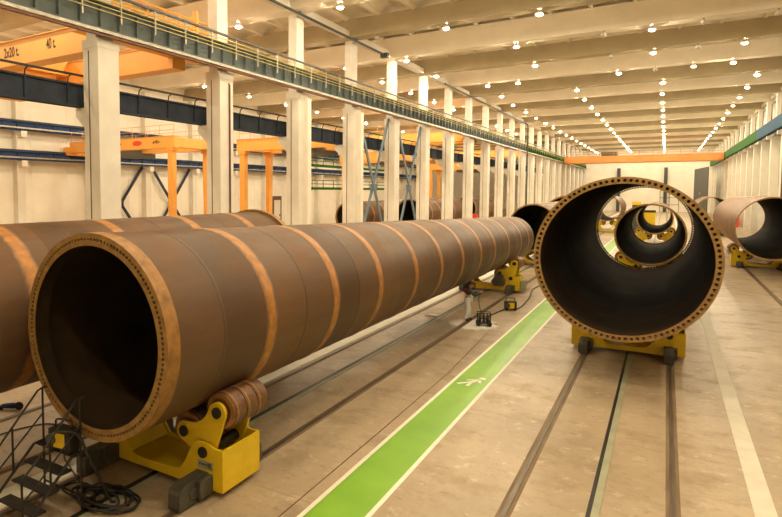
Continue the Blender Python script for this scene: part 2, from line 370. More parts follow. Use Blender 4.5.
# ------------------------------------------------------------------ turning rolls (yellow cradles)
def arc(cx, cz, r, a0, a1, n=8):
    return [(cx+r*math.cos(math.radians(a0+(a1-a0)*i/n)), cz+r*math.sin(math.radians(a0+(a1-a0)*i/n))) for i in range(n+1)]
def hull(pts):
    pts = sorted(set((round(x,4),round(z,4)) for x, z in pts)); lo = []; up = []
    def cr(o,a,b): return (a[0]-o[0])*(b[1]-o[1])-(a[1]-o[1])*(b[0]-o[0])
    for p in pts:
        while len(lo) > 1 and cr(lo[-2],lo[-1],p) <= 0: lo.pop()
        lo.append(p)
    for p in reversed(pts):
        while len(up) > 1 and cr(up[-2],up[-1],p) <= 0: up.pop()
        up.append(p)
    return lo[:-1]+up[:-1]
def cradle(label, X, Y, R, zb, motor=False, detail=True):
    root = thing('turning_roll', label, 'pipe cradle', (X,Y,0), 0, 'yellow turning rolls under the pipes')
    D = 1.17
    # saddle shaped base: boxes at both ends, low pan between them
    half = [(.30,.30),(.52,.31),(.66,.36),(.80,.52),(.92,.76),(1.02,.93),(1.12,.985),(1.27,1.0),(1.42,.985),(1.53,.93)]
    prof = [(-1.74,.13),(1.74,.13)] + [(1.74,.93)] + half[::-1] + [(-x,z) for x, z in half] + [(-1.74,.93)]
    bm = B()
    prism(bm, prof, 0, .06); prism(bm, prof, D-.06, D)
    for s in (-1,1):
        xs = sorted((s*1.70, s*1.74)); box(bm, xs[0], xs[1], .06, D-.06, .13, .93)
        for by in (.14, D-.14):
            disc_at = s*1.74
            m4 = Matrix.Translation((disc_at, by, .84)) @ Matrix.Rotation(PI/2, 4, 'Y')
            bmesh.ops.create_cone(bm, cap_ends=True, segments=12, radius1=.03, radius2=.03, depth=.02, matrix=m4)
    box(bm, -1.70, 1.70, .06, D-.06, .16, .28)
    prism(bm, [(-1.70,.2),(-.95,.2),(-.72,.34),(-.9,.6),(-1.70,.6)], .06, D-.06)
    prism(bm, [(1.70,.2),(1.70,.6),(.9,.6),(.72,.34),(.95,.2)], .06, D-.06)
    obj('base_frame', bm, M['yellow'], root, bevel=.008)
    zc = zb+R; rr = .35; Rc = R+rr-.005
    mid = math.atan2(1.27, zc-.81) + math.radians(3.3 if R < 2 else 1.5)
    ha = math.asin(min(.9, .49/Rc))
    for s in (-1,1):
        ax = [(s*Rc*math.sin(mid+k*ha), zc-Rc*math.cos(mid+k*ha)) for k in (-1,1)]
        piv = (s*1.27,.81)
        for yy in ((.10,.17),(D-.19,D-.12)):
            pl = []
            lobes = [piv+(.19,), ax[0]+(.19,), ax[1]+(.19,)]
            c = ((piv[0]+ax[0][0]+ax[1][0])/3, (piv[1]+ax[0][1]+ax[1][1])/3)
            # three lobed plate: arcs round each pin, waist between the two roller pins
            hp = hull([p for l in lobes for p in arc(l[0], l[1], l[2], 0, 360, 20)])
            mx = ((ax[0][0]+ax[1][0])/2, (ax[0][1]+ax[1][1])/2)
            dn = Vector((mx[0], 0, mx[1]-zc)).normalized()
            res = []
            for (x, z) in hp: res.append((x, z))
            # pull the edge that faces the pipe inwards
            dense = []
            for i in range(len(res)):
                a, b = Vector(res[i]), Vector(res[(i+1)%len(res)]); k = max(1, int((b-a).length/.05))
                for q in range(k): dense.append(a+(b-a)*q/k)
            u = Vector((ax[1][0]-ax[0][0], ax[1][1]-ax[0][1])).normalized()
            res = []
            for p in dense:
                d2 = math.hypot(p.x, p.y-zc)
                tt = abs((p-Vector(mx)).dot(u))/.5
                side = (p-Vector(mx)).dot(Vector((dn.x, dn.z)))
                if side < 0 and tt < .8: p = p + Vector((dn.x, dn.z))*(.17*(1-(tt/.8)**2))
                res.append((p.x, p.y))
            bm = B(); prism(bm, res, yy[0], yy[1]); obj('rocker_plate', bm, M['yellow'], root, bevel=.006)
        bm = B(); disc_solid(bm, -.035, D+.02, .105, piv, 20); obj('pivot_pin', bm, M['black'], root, True).modifiers.new('e','EDGE_SPLIT')
        for a in ax:
            bm = B(); y0 = .22; y1 = D+.10
            pr = [(y0,.12),(y0,rr-.03),(y0+.02,rr)]
            w = (y1-y0)/3
            for q in range(1,3): pr += [(y0+w*q-.012,rr),(y0+w*q-.012,rr-.015),(y0+w*q+.012,rr-.015),(y0+w*q+.012,rr)]
            pr += [(y1-.02,rr),(y1,rr-.03),(y1,.12)]
            lathe(bm, pr, a, 36, True)
            ro = obj('roller', bm, M['roller'], root, True); ro.modifiers.new('e','EDGE_SPLIT')
            for q in range(3):
                bm = B(); yq = y0+w*q; lathe(bm, [(yq+.06,rr+.004),(yq+.10,rr+.004),(yq+.10,rr-.02),(yq+.06,rr-.02)], a, 36)
                obj('tyre_band', bm, M['tyre'], ro)
            bm = B(); lathe(bm, [(y0-.012,rr-.02),(y0+.01,rr-.02),(y0+.01,rr-.11),(y0-.012,rr-.11)], a, 36); obj('rim_ring', bm, M['tyre'], ro)
            bm = B(); disc_solid(bm, .06, D-.02, .105, a, 20); obj('axle_pin', bm, M['black'], root, True).modifiers.new('e','EDGE_SPLIT')
    for s in (-1,1):                     # wheel housings riding on the rails, before and behind
        for k in (0,1):
            bm = B(); x = s*1.27
            y0, y1 = (-.78,-.0) if k == 0 else (D,D+.55)
            pz = [(y0,.03),(y1,.03),(y1,.46),(y0+.16,.46),(y0+.03,.40),(y0,.32)] if k == 0 else [(y0,.03),(y1,.03),(y1,.32),(y1-.03,.4),(y1-.16,.46),(y0,.46)]
            prism_yz(bm, pz, x-.15, x+.13)
            if k == 0:
                box(bm, x+.13, x+.24, -.36, 0, .10, .44)
                m4 = Matrix.Translation((x+.14, -.42, .24)) @ Matrix.Rotation(PI/2, 4, 'Y')
                bmesh.ops.create_cone(bm, cap_ends=True, segments=16, radius1=.11, radius2=.11, depth=.04, matrix=m4)
            wb = obj('wheel_housing', bm, M['grey'], root, bevel=.012)
            bm = B(); m4 = Matrix.Translation((x-.02, (y0+y1)/2, .15)) @ Matrix.Rotation(PI/2, 4, 'Y')
            bmesh.ops.create_cone(bm, cap_ends=True, segments=20, radius1=.14, radius2=.14, depth=.08, matrix=m4)
            obj('rail_wheel', bm, M['black'], wb)
    if detail:
        bm = B(); box(bm, 1.14, 1.52, -.012, 0, .50, .66)
        np_ = obj('name_plate', bm, M['plate'], root, label='small grey name plate')
        bm = B(); x = 1.19
        for w, h in ((.03,.05),(.025,.04),(.035,.04),(.03,.04),(.015,.06),(.02,.06)):
            box(bm, x, x+w*.75, -.018, -.012, .58-h*.3, .58+h*.7); x += w+.014
        box(bm, 1.42, 1.44, -.018, -.012, .53, .64); box(bm, 1.46, 1.48, -.018, -.012, .53, .64)
        obj('lettering', bm, M['text'], np_)
    if motor:
        bm = B(); box(bm, -1.74, .98, -.06, 0, .12, .17); box(bm, -1.74, .98, -.06, 0, .44, .49); box(bm, -1.74, .98, -.02, 0, .17, .44); obj('cross_beam', bm, M['yellow'], root)
        bm = B(); prism(bm, [(.28,.62),(.46,.36),(.98,.42),(1.0,.70),(.86,1.0),(.52,1.02)], -.42, -.02)
        obj('drive_cover', bm, M['grey'], root, label='dark grey drive cover', bevel=.02)
        bm = B(); box(bm, 1.76, 1.98, .15, .75, .12, .72); obj('control_box', bm, M['plate'], root, label='pale control box', bevel=.02)
    return root
for X_, Y_, R_, z_, lab in ((-8.4,66,2.0,1.29,'yellow cradle under the raised rim pipe far left'),(5.1,95,1.95,1.1,'yellow cradle behind the ribbed pipe at right'),
        (-29.4,61,1.7,1.2,'yellow cradle under the left pipe between the braced columns'),(-25.5,69,1.8,1.2,'yellow cradle under the right pipe between the braced columns'),(-26.5,95,1.8,1.2,'yellow cradle far off in the left bay')):
    cradle(lab, X_, Y_, R_, z_, False, False)
def Rat(Y): return 1.844+(1.39-1.844)*(Y-6.71)/(40-6.71)
cradle('yellow pipe cradle with rusty rollers under the near end of tapered pipe', -8.447, 8.18, Rat(8.8), ZB)
cradle('yellow pipe cradle with grey drive cover near the standing worker', -8.5, 34.4, Rat(35), ZB, True, False)
cradle('yellow pipe cradle beneath the widest open pipe', -1.02, 23.45, 2.405, 1.305, False, False)
cradle('yellow pipe cradle under the medium pipe inside the widest pipe view', -.74, 42.2, 1.84, ZB, False, False)
cradle('yellow pipe cradle under the ribbed pipe at the right edge', 6.05, 55.4, 2.09, 1.15, False, False)
cradle('small distant yellow cradle seen low left through the widest pipe', -6.8, 93, 1.75, 1.6, False, False)
cradle('yellow cradle under the leftmost pipe, mostly hidden behind the tapered pipe', -12.5, 12.2, 1.84, ZB, False, False)
cradle('yellow cradle under the open pipe beyond the tapered pipe', -8.25, 48.5, 1.75, ZB, False, False)
cradle('farthest yellow cradle seen through the nested pipes', -.83, 67.5, 1.5, 1.6, False, False)

# ------------------------------------------------------------------ floor, rails, markings
YN, YF = -14, 195
XL, XR = -51, 10.9
bm = B(); box(bm, XL-.3, XR+.3, YN-.3, YF+.3, -.3, 0); struct('floor', bm, M['floor'])
def floor_rail(x, lab):
    t = thing('floor_rail', lab, 'rail', (x,-6,0), 0, 'steel rails sunk into the floor')
    bm = B(); box(bm, -.115, .115, 0, 196, .0, .006); obj('rail_bed', bm, M['railbed'], t)
    bm = B(); box(bm, -.045, .045, 0, 196, .006, .022); obj('rail_head', bm, M['floorrail'], t)
for x, lab in ((-9.72,'left floor rail under the long tapered pipe'),(-7.17,'right floor rail under the long tapered pipe, beside the worker'),
               (-2.24,'left floor rail under the widest pipe'),(.29,'right floor rail under the widest pipe'),
               (5.13,'left floor rail under the ribbed pipe at right'),(7.2,'right floor rail under the ribbed pipe at right'),
               (-13.77,'left floor rail under the leftmost pipe'),(-11.23,'right floor rail under the leftmost pipe')):
    floor_rail(x, lab)
def channel(x, lab, w):
    t = thing('floor_channel', lab, 'floor channel', (x,-6,0), 0, 'cable channels between the floor rails')
    bm = B(); box(bm, -w-.04, -.0, 0, 196, .0, .005); obj('slot', bm, M['black'], t)
    bm = B(); box(bm, 0, .13, 0, 196, .0, .012); obj('cover_plate', bm, M['plate'], t)
channel(-.94, 'greenish cover plate and dark slot between rails of the widest pipe', .035)
channel(-8.50, 'dark slot and cover plate between rails of the tapered pipe', .10)
bm = B(); box(bm, 1.50, 1.84, -6, 190, 0, .008)
tag(obj('floor_strip', bm, M['strip']), 'pale grey strip running along the floor right of the widest pipe', 'floor strip')
bm = B(); box(bm, -10.5, -9.90, -6, 190, 0, .012)
tag(obj('floor_strip', bm, M['strip']), 'pale strip on the floor along the foot of the long tapered pipe', 'floor strip')
# thin crack-like dark line left of the walkway
t = thing('painted_walkway', 'green painted walkway with white edge lines along the floor', 'walkway', (0,0,0))
bm = B(); box(bm, -5.19, -4.27, -6, 190, 0, .006); obj('green_lane', bm, M['greenpaint'], t)
for x in (-5.28, -4.27):
    bm = B(); box(bm, x, x+.09, -6, 190, 0, .0065); obj('edge_line', bm, M['whitepaint'], t)
def walker(y, sc=1.0, rot=-math.radians(22)):
    # walking figure painted on the lane, feet towards the viewer
    bm = B()
    def seg(a, b, w):
        a = Vector(a)*sc; b = Vector(b)*sc; d = (b-a).normalized(); n = Vector((-d.y, d.x))*w*sc
        v = [bm.verts.new((p.x-4.72, p.y+y, .0085)) for p in (a-n, b-n, b+n, a+n)]
        bm.faces.new(v)
        v = [bm.verts.new((p.x-4.72, p.y+y, .0055)) for p in (a-n, b-n, b+n, a+n)]
        bm.faces.new(v)
    seg((0,-.05),(0,.42),.09); seg((0,0),(-.2,-.55),.06); seg((0,0),(.17,-.5),.06)
    seg((-.02,.38),(-.24,.02),.045); seg((.02,.38),(.25,.1),.045)
    bmesh.ops.create_circle(bm, cap_ends=True, segments=16, radius=.12*sc, matrix=Matrix.Translation((-4.72, y+.6*sc, .0085)))
    bmesh.ops.rotate(bm, verts=bm.verts[:], cent=(-4.72,y,0), matrix=Matrix.Rotation(rot,3,'Z'))
    return bm
for y in (17.5, 32.5):
    obj('pedestrian_symbol', walker(y, .85), M['whitepaint'], t)
bm = B(); tube(bm, [(-5.52,-5,.004),(-5.55,12,.004),(-5.6,18,.004),(-5.9,24,.004)], .012, 6)
tag(obj('thin_cable', bm, M['redbrown']), 'thin dark cable lying just left of the green walkway', 'cable')

# ------------------------------------------------------------------ room shell
def vault_ceiling(name, x0, x1, nb):
    bm = B(); w = (x1-x0)/nb; K = 8; zs = []
    xs = []
    for b in range(nb):
        for k in range(K): xs.append((x0+w*(b+k/K), 18.55+.42*math.sin(PI*k/K)))
    xs.append((x1, 18.55))
    lo = [[bm.verts.new((x,y,z)) for x, z in xs] for y in (YN,YF)]
    hi = [[bm.verts.new((x,y,19.3)) for x, z in xs] for y in (YN,YF)]
    for i in range(len(xs)-1):
        bm.faces.new((lo[0][i],lo[0][i+1],lo[1][i+1],lo[1][i])); bm.faces.new((hi[0][i],hi[1][i],hi[1][i+1],hi[0][i+1]))
        for e in (0,1): bm.faces.new((lo[e][i],hi[e][i],hi[e][i+1],lo[e][i+1]))
    for e in (0,-1): bm.faces.new((lo[0][e],lo[1][e],hi[1][e],hi[0][e]))
    for b in range(nb+1 if name == 'ceiling' else nb):
        x = x0+w*b; box(bm, x-.11, x+.11, YN, YF, 18.32, 18.62)
    struct(name, bm, M['beam_pale'])
vault_ceiling('ceiling', -20.4, XR, 12)
vault_ceiling('ceiling_side_bay', XL, -20.4, 12)
bm = B(); box(bm, XL-.3, XL, YN, YF, 0, 19.3)
for y in range(-10, 195, 4): box(bm, XL, XL+.02, y, y+.05, 0, 17)
for z in (3, 6): box(bm, XL, XL+.02, YN, YF, z, z+.04)
struct('wall_left', bm, M['wallm'])
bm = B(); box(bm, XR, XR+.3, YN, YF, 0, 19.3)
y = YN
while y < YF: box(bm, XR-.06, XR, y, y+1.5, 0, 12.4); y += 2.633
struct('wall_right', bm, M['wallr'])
bm = B(); box(bm, XL, XR, YF, YF+.3, 0, 19.3)
for x in [XL+2+4*i for i in range(15)]: box(bm, x, x+.05, YF-.03, YF, 0, 18)
for z in (4, 8, 12): box(bm, XL, XR, YF-.03, YF, z, z+.05)
struct('wall_far', bm, M['wallm'])
bm = B(); box(bm, XL, XR, YN-.3, YN, 0, 19.3); struct('wall_back', bm, M['wallm'])

# roof beams
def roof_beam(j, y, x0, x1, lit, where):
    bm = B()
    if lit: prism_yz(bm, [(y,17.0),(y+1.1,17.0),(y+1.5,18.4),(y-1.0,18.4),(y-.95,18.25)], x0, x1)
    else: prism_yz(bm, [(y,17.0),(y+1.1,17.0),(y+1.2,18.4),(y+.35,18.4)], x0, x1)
    # seat blocks for the roof ribs
    kind = 'pale sloped' if lit else 'darker upright'
    o = obj('roof_beam', bm, M['beam_pale'] if lit else M['beam_dark'])
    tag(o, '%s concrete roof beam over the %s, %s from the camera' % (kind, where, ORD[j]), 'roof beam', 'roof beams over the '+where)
YB = [39.3+7.85*j for j in range(-5, 20)]
for n, y in enumerate(YB):
    lit = (n-5) % 2 == 1  # pale sloped beams alternate with darker upright ones
    roof_beam(n, y, -20.39, XR, lit, 'main hall')
    if y < 150: roof_beam(n, y, XL, -20.41, lit, 'left bay')

# ------------------------------------------------------------------ columns
YC = [16.5+7.9*k for k in range(0, 23)]
def make_column():
    t = thing('concrete_column', 'x', 'column', (-20,16.5,0), 0, 'white concrete columns of the left row')
    bm = B(); box(bm, -.95, 0, 0, 1.12, 0, 12.0); obj('lower_shaft', bm, M['column'], t, bevel=.02)
    bm = B(); box(bm, -.85, -.22, .1, .95, 12.0, 17.05); obj('upper_shaft', bm, M['column'], t, bevel=.02)
    bm = B(); prism(bm, [(-.95,9.3),(-1.75,9.3),(-1.75,8.95),(-.95,8.2)], .2, .92); obj('corbel', bm, M['column'], t)
    bm = B(); box(bm, -.98, .02, -.03, 1.15, 11.7, 12.05); obj('column_cap', bm, M['column'], t)
    bm = B(); box(bm, -.60, -.56, -.02, 0, .3, 11.6); obj('corner_joint', bm, M['seam'], t, label='thin dark joint line')
    return t
c0 = make_column(); cols = [c0]
for k, y in enumerate(YC):
    lab = 'white concrete column of the left row, %s from the camera' % ORD[k]
    if k == 0: c0['label'] = lab
    else: cols.append(dup(c0, (-20,y,0), lab))
for k in (1,2,3):          # down pipes on the hall side
    bm = B(); box(bm, 0, .28, .66, 1.1, .0, 11.7) if k > 1 else tube(bm, [(.05,.75,.2),(.05,.75,11.4),(-.1,.75,11.6)], .05)
    obj('down_duct', bm, M['duct'] if k > 1 else M['redbrown'], cols[k], label='pale duct' if k > 1 else 'dark conduit')
def make_rcol():
    t = thing('wall_pillar', 'x', 'pillar', (10.9,16.5,0), 0, 'white pillars along the right wall')
    bm = B(); box(bm, -.85, 0, 0, .95, 0, 12.1); obj('lower_shaft', bm, M['column'], t, bevel=.02)
    bm = B(); box(bm, -.5, 0, .05, .9, 12.1, 17.05); obj('upper_shaft', bm, M['column'], t, bevel=.02)
    bm = B(); box(bm, -1.25, -.85, .2, .75, 11.75, 12.15); obj('bracket', bm, M['white'], t)
    return t
r0 = make_rcol(); first = True
rk = [k for k in range(5, 23)]
for i, k in enumerate(rk):
    lab = 'white pillar on the right wall, %s from the camera' % ORD[i]
    if i == 0: r0.location = (10.9,YC[k],0); r0['label'] = lab
    else: dup(r0, (10.9,YC[k],0), lab)
wn = 1
for i, k in enumerate(rk[:-1]):        # tall windows above the right runway
    y0 = YC[k]+1.3; y1 = YC[k+1]-.4
    bm = B(); box(bm, 10.84, 10.9, y0, y1, 13.9, 16.6); w = struct('window_%d' % wn, bm, M['glass']); wn += 1
    bm = B()
    for yy in (y0, (y0+y1)/2-.05, y1-.12): box(bm, 10.78, 10.86, yy, yy+.12, 13.9, 16.6)
    for zz in (13.85, 16.55): box(bm, 10.78, 10.86, y0, y1, zz, zz+.1)
    struct('window_frame', bm, M['frame'], w)
    if i in (1,2,5):
        bm = B(); box(bm, 10.8, 10.84, y0+.2, y0+(y1-y0)*.48, 14, 16.5); struct('window_blind', bm, M['frame'], w)
def make_pilaster():
    t = thing('wall_pilaster', 'x', 'pillar', (-51,0,0), 0, 'cream pilasters on the far left wall')
    bm = B(); box(bm, 0, .7, -.4, .4, 0, 17.05); obj('shaft', bm, M['column'], t)
    for z in (8.0,10.7):
        bm = B(); box(bm, .7, 1.3, -.3, .3, z, z+.55); obj('bracket', bm, M['column'], t)
    return t
p0 = make_pilaster(); PY = [24.6+7.92*i for i in range(0, 15)]
for i, y in enumerate(PY):
    lab = 'cream pilaster on the far left wall, %s from the camera' % ORD[i]
    if i == 0: p0.location = (-51,y,0); p0['label'] = lab
    else: dup(p0, (-51,y,0), lab)

# ------------------------------------------------------------------ crane runways
def runway(paint, side, lab, cat_group, L=7.9, near=True):
    t = thing('crane_runway', lab, 'crane runway', (0,0,0), 0, cat_group)
    bm = B(); box(bm, -.03, .03, 0, L, 12.42, 13.38); box(bm, -.26, .26, 0, L, 13.38, 13.44); box(bm, -.26, .26, 0, L, 12.32, 12.42)
    n = 8 if near else 4
    for i in range(n): y = L*(i+.5)/n; box(bm, 0, .2, y-.03, y+.03, 12.42, 13.38)
    if not near: box(bm, -.3, -.26, 0, L, 12.25, 13.55)
    obj('web_girder', bm, paint, t)
    if near: bm = B(); box(bm, .10, .34, 0, L, 12.20, 12.32); obj('lower_rail', bm, M['railsteel'], t)
    if near:
        bm = B(); box(bm, .16, .30, 0, L, 12.08, 12.15); obj('conductor_strip', bm, M['redbrown'], t)
        for z in (13.06, 13.24, 13.42, 13.60):
            bm = B(); box(bm, .30, .335, 0, L, z, z+.034); obj('conductor_bar', bm, M['yellowbar'], t)
        n = 4
        for i in range(n):
            bm = B(); y = L*(i+.25)/n; box(bm, .24, .30, y-.035, y+.035, 12.75, 13.86); obj('bar_bracket', bm, M['railsteel'], t)
        bm = B(); box(bm, .22, .34, 0, L, 13.80, 13.89); obj('top_rail', bm, M['doorgrey'], t)
    return t
mk = {}
for k in range(-1, 22):
    y = 17.0+7.9*k
    kind = 'g' if k >= 11 else 'b'
    lab = '%s crane runway girder on the left columns, %s from the camera' % ('green' if kind == 'g' else 'blue grey yellow-barred', ORD[k+1])
    if kind not in mk:
        mk[kind] = runway(M['green'] if kind == 'g' else M['bluegrey'], 1, lab, 'runway girders on the left columns'); mk[kind].location = (-19.95,y,0)
    else: dup(mk[kind], (-19.95,y,0), lab)
mk = {}
for i, k in enumerate(range(5, 22)):
    y = 17.0+7.9*k
    kind = 'b' if i < 5 else 'g'
    lab = '%s crane runway girder on the right wall, %s from the camera' % ('blue' if kind == 'b' else 'green', ORD[i])
    if kind not in mk:
        mk[kind] = runway(M['blue_right'] if kind == 'b' else M['green'], -1, lab, 'runway girders on the right wall', near=False); mk[kind].location = (9.78,y,0); mk[kind].rotation_euler = (0,0,0)
    else: dup(mk[kind], (9.78,y,0), lab)
# dark lower runway on the bay side of the columns
def low_runway():
    t = thing('low_runway', 'x', 'crane runway', (0,0,0), 0, 'dark runway girders behind the left columns')
    bm = B(); box(bm, -.2, .2, 0, 7.9, 9.32, 9.40); box(bm, -.2, .2, 0, 7.9, 10.22, 10.30); box(bm, -.1, .1, 0, 7.9, 9.40, 10.22)
    for i in range(4): y = 7.9*(i+.5)/4; box(bm, .1, .2, y-.03, y+.03, 9.40, 10.22)
    obj('girder', bm, M['navy'], t)
    for i in range(4):
        bm = B(); y = 7.9*(i+.5)/4; tube(bm, [(.16,y,10.3),(.2,y,10.5),(.34,y+.06,10.62)], .03, 6); obj('hook_bracket', bm, M['black'], t)
    bm = B(); box(bm, .3, .4, 0, 7.9, 10.58, 10.66); obj('conductor', bm, M['black'], t)
    return t
lr = low_runway()
for k in range(-1, 15):
    lab = 'dark navy runway girder behind the left columns, %s from the camera' % ORD[k+1]
    if k == -1: lr.location = (-21.5,17+7.9*k,0); lr['label'] = lab
    else: dup(lr, (-21.5,17+7.9*k,0), lab)
for z, lab in ((8.6,'lower blue runway along the far left wall'),(11.3,'upper blue runway along the far left wall')):
    t = thing('wall_runway', lab, 'crane runway', (-50.0,10,z), 0, 'blue runways on the far left wall')
    bm = B(); box(bm, -.05, .05, 0, 135, 0, .8); box(bm, -.25, .25, 0, 135, .72, .8); box(bm, -.25, .25, 0, 135, 0, .08)
    for i in range(70): box(bm, .05, .2, 1+i*1.9, 1.06+i*1.9, .08, .72)
    obj('girder', bm, M['navyblue'], t)
    bm = B(); box(bm, -.06, .06, 0, 135, .8, .95); obj('rail', bm, M['black'], t)
    bm = B(); box(bm, .25, .32, 0, 135, .15, .28); obj('pale_conduit', bm, M['railsteel'], t)

# ------------------------------------------------------------------ cranes
def text_bm_obj(txt, size, loc, mat, parent, sx=1.0, name='lettering'):
    cu = bpy.data.curves.new(name, 'FONT'); cu.body = txt; cu.size = size; cu.extrude = .004; cu.offset = .012
    o = bpy.data.objects.new(name+'_tmp', cu); C.objects.link(o)
    bpy.context.view_layer.update()
    me = bpy.data.meshes.new_from_object(o.evaluated_get(bpy.context.evaluated_depsgraph_get()))
    C.objects.unlink(o); bpy.data.objects.remove(o); bpy.data.curves.remove(cu)
    me.name = name; me.materials.clear(); me.materials.append(mat)
    n = bpy.data.objects.new(name, me); C.objects.link(n); n.parent = parent
    n.location = loc; n.rotation_euler = (PI/2,0,0); n.scale = (sx,1,1)
    return n
def girder_bm(x0, x1, y0, y1, z0, z1, fish=.45):
    bm = B(); prism(bm, [(x0,z0+fish),(x0+2.2,z0),(x1-2.2,z0),(x1,z0+fish),(x1,z1),(x0,z1)], y0, y1)
    box(bm, x0, x1, y0-.08, y1+.08, z1, z1+.04); return bm
t = thing('overhead_crane', 'orange overhead crane reading 40 t. spanning the left bay near camera', 'crane', (-35.5,20,0), 0)
g1 = obj('girder', girder_bm(-14.2, 14.25, -2.5, -1.6, 11.95, 13.12, .0), M['orange'], t)
text_bm_obj('40 t.', .70, (10.68,-2.506,12.40), M['text'], g1, .55)
text_bm_obj('2x20 t.', .68, (7.25,-2.506,12.38), M['text'], g1, .66)
obj('girder', girder_bm(-14.2, 14.25, 2.2, 3.1, 11.95, 13.12, .0), M['orange'], t)
for x in (13.9,-14.4):
    bm = B(); box(bm, x, x+.45, -3.6, 4.2, 12.5, 13.1); obj('end_carriage', bm, M['orange'], t)
bm = B(); box(bm, 2.5, 6.0, -1.6, 2.2, 12.4, 13.6); box(bm, 2.2, 5.7, -1.2, 1.6, 11.15, 12.4); obj('trolley', bm, M['orange'], t)
bm = B()
for zz in (14.3, 14.8): tube(bm, [(14.0,-4.6,zz),(14.0,5.2,zz)], .06)
for i in range(8): tube(bm, [(14.0,-3.6+1.1*i,13.1),(14.0,-3.6+1.1*i,14.8)], .045)
box(bm, 13.7,14.1, 2.9, 4.1, 13.1, 14.0); box(bm, 13.8,14.1,4.15,4.35,13.0,15.3)
for zz in (13.7, 14.15): tube(bm, [(-14,3.4,zz),(14.2,3.4,zz)], .03)
obj('handrail', bm, M['orange'], t)

def semi_gantry(label, X, Y, span, dirn, gap, zt, logo):
    # legs at X, girders reach `span` metres to the side given by dirn
    t = thing('semi_gantry_crane', label, 'crane', (X,Y,0), 0, 'orange semi gantry cranes of the left bay')
    x0, x1 = sorted((dirn*span, -dirn*.55))
    for yy in (0, gap):
        bm = B(); box(bm, x0, x1, yy-.3, yy+.3, zt-1.0, zt); box(bm, x0, x1, yy-.36, yy+.36, zt-.04, zt); box(bm, x0, x1, yy-.36, yy+.36, zt-1.04, zt-1.0)
        g = obj('girder', bm, M['orange'], t)
        if logo and yy == 0:
            s = -1
            bm = B(); bmesh.ops.create_uvsphere(bm, u_segments=16, v_segments=8, radius=1, matrix=Matrix.Translation((-4.0,-.305,zt-.5)) @ Matrix.Diagonal((.62,.012,.24,1)))
            obj('red_mark', bm, M['redmark'], g)
            for xx in (-6.9,-2.0): 
                bm = B()
                for q in range(4): box(bm, xx+q*.22, xx+q*.22+.14, -.31, -.3, zt-.62+.05*(q%2), zt-.42+.06*(q%3))
                obj('capacity_mark', bm, M['text'], g)
        bm = B(); w = .5; wb = .5 if yy == 0 else .28
        a = [(-w/2,zt-1.04),(w/2,zt-1.04),(wb/2,.5),(-wb/2,.5)]
        y0, y1 = yy-.28, yy+.28
        prism(bm, a, y0, y1); box(bm, -.4, .4, yy-.34, yy+.34, zt-1.3, zt-1.04); obj('leg', bm, M['orange'], t)
        bm = B(); box(bm, -.25, .25, yy-.6, yy+.6, .12, .5); obj('leg_foot', bm, M['orange'], t)
    bm = B(); box(bm, -.45, .45, .31, gap-.31, zt-.95, zt-.1); obj('end_beam', bm, M['orange'], t)
    bm = B(); e = dirn*span; box(bm, e-.35, e+.35, -.9, gap+.9, zt-1.3, zt-1.0); box(bm, e-.5, e+.5, -.7, .4, zt-1.0, zt-.5); obj('end_carriage', bm, M['orange'], t)
    bm = B(); h = dirn*span*.62; box(bm, h-1.6, h+1.6, -.1, gap+.1, zt-1.5, zt-1.1); box(bm, h-.6, h+.6, .8, gap-.8, zt-1.1, zt+.5); obj('hoist', bm, M['grey'], t)
    bm = B()
    for s in (-.3, gap+.3):
        for zz in (zt+.5, zt+.95): tube(bm, [(x0+.3,s,zz),(x1,s,zz)], .02, 6)
        n = 8
        for i in range(n+1): x = x0+.3+(x1-x0-.3)*i/n; tube(bm, [(x,s,zt),(x,s,zt+.95)], .02, 6)
    obj('handrail', bm, M['orange'], t)
    return t
semi_gantry('orange gantry crane with a red mark, legs between first two columns', -36.5, 37.9, 13.5, -1, 4.6, 10.55, True)
semi_gantry('orange gantry crane with legs just right of the second column', -32.0, 42.3, 9.3, 1, 4.0, 10.35, False)
semi_gantry('orange gantry crane half hidden behind the cross braced columns', -32.0, 62, 9.3, 1, 4.0, 10.2, False)
semi_gantry('distant orange gantry crane in the left bay past the fifth column', -32.0, 92, 9.3, 1, 4.0, 10.2, False)
def bridge(label, xa, xb, Y, z0, z1, gap, paint='orange'):
    t = thing('overhead_crane', label, 'crane', ((xa+xb)/2,Y,0), 0)
    h = (xb-xa)/2
    for yy in (0, gap): obj('girder', girder_bm(-h, h, yy-.45, yy+.45, z0, z1, 0), M[paint], t)
    for e in (-h+.3, h-.3):
        bm = B(); box(bm, e-.3, e+.3, -1.4, gap+1.4, z0+.2, z1-.1); obj('end_carriage', bm, M[paint], t)
    bm = B(); box(bm, -h*.4-1.5, -h*.4+1.5, 0, gap, z1, z1+.9); obj('trolley', bm, M['grey'], t)
    bm = B()
    for zz in (z1+.5, z1+1.0): tube(bm, [(-h,-.5,zz),(h,-.5,zz)], .03, 6)
    for i in range(13): x = -h+2*h*i/12; tube(bm, [(x,-.5,z1),(x,-.5,z1+1.0)], .03, 6)
    obj('handrail', bm, M[paint], t)
bridge('orange overhead crane crossing the main hall before the far wall', -19.45, 9.35, 145.5, 12.0, 13.4, 4, 'orange_dimmed')
bridge('orange overhead crane high in the left bay behind the cross braces', -49.6, -21.2, 74, 12.0, 13.3, 4)
bridge('distant orange overhead crane high in the left bay', -49.6, -21.2, 112, 12.0, 13.3, 4)

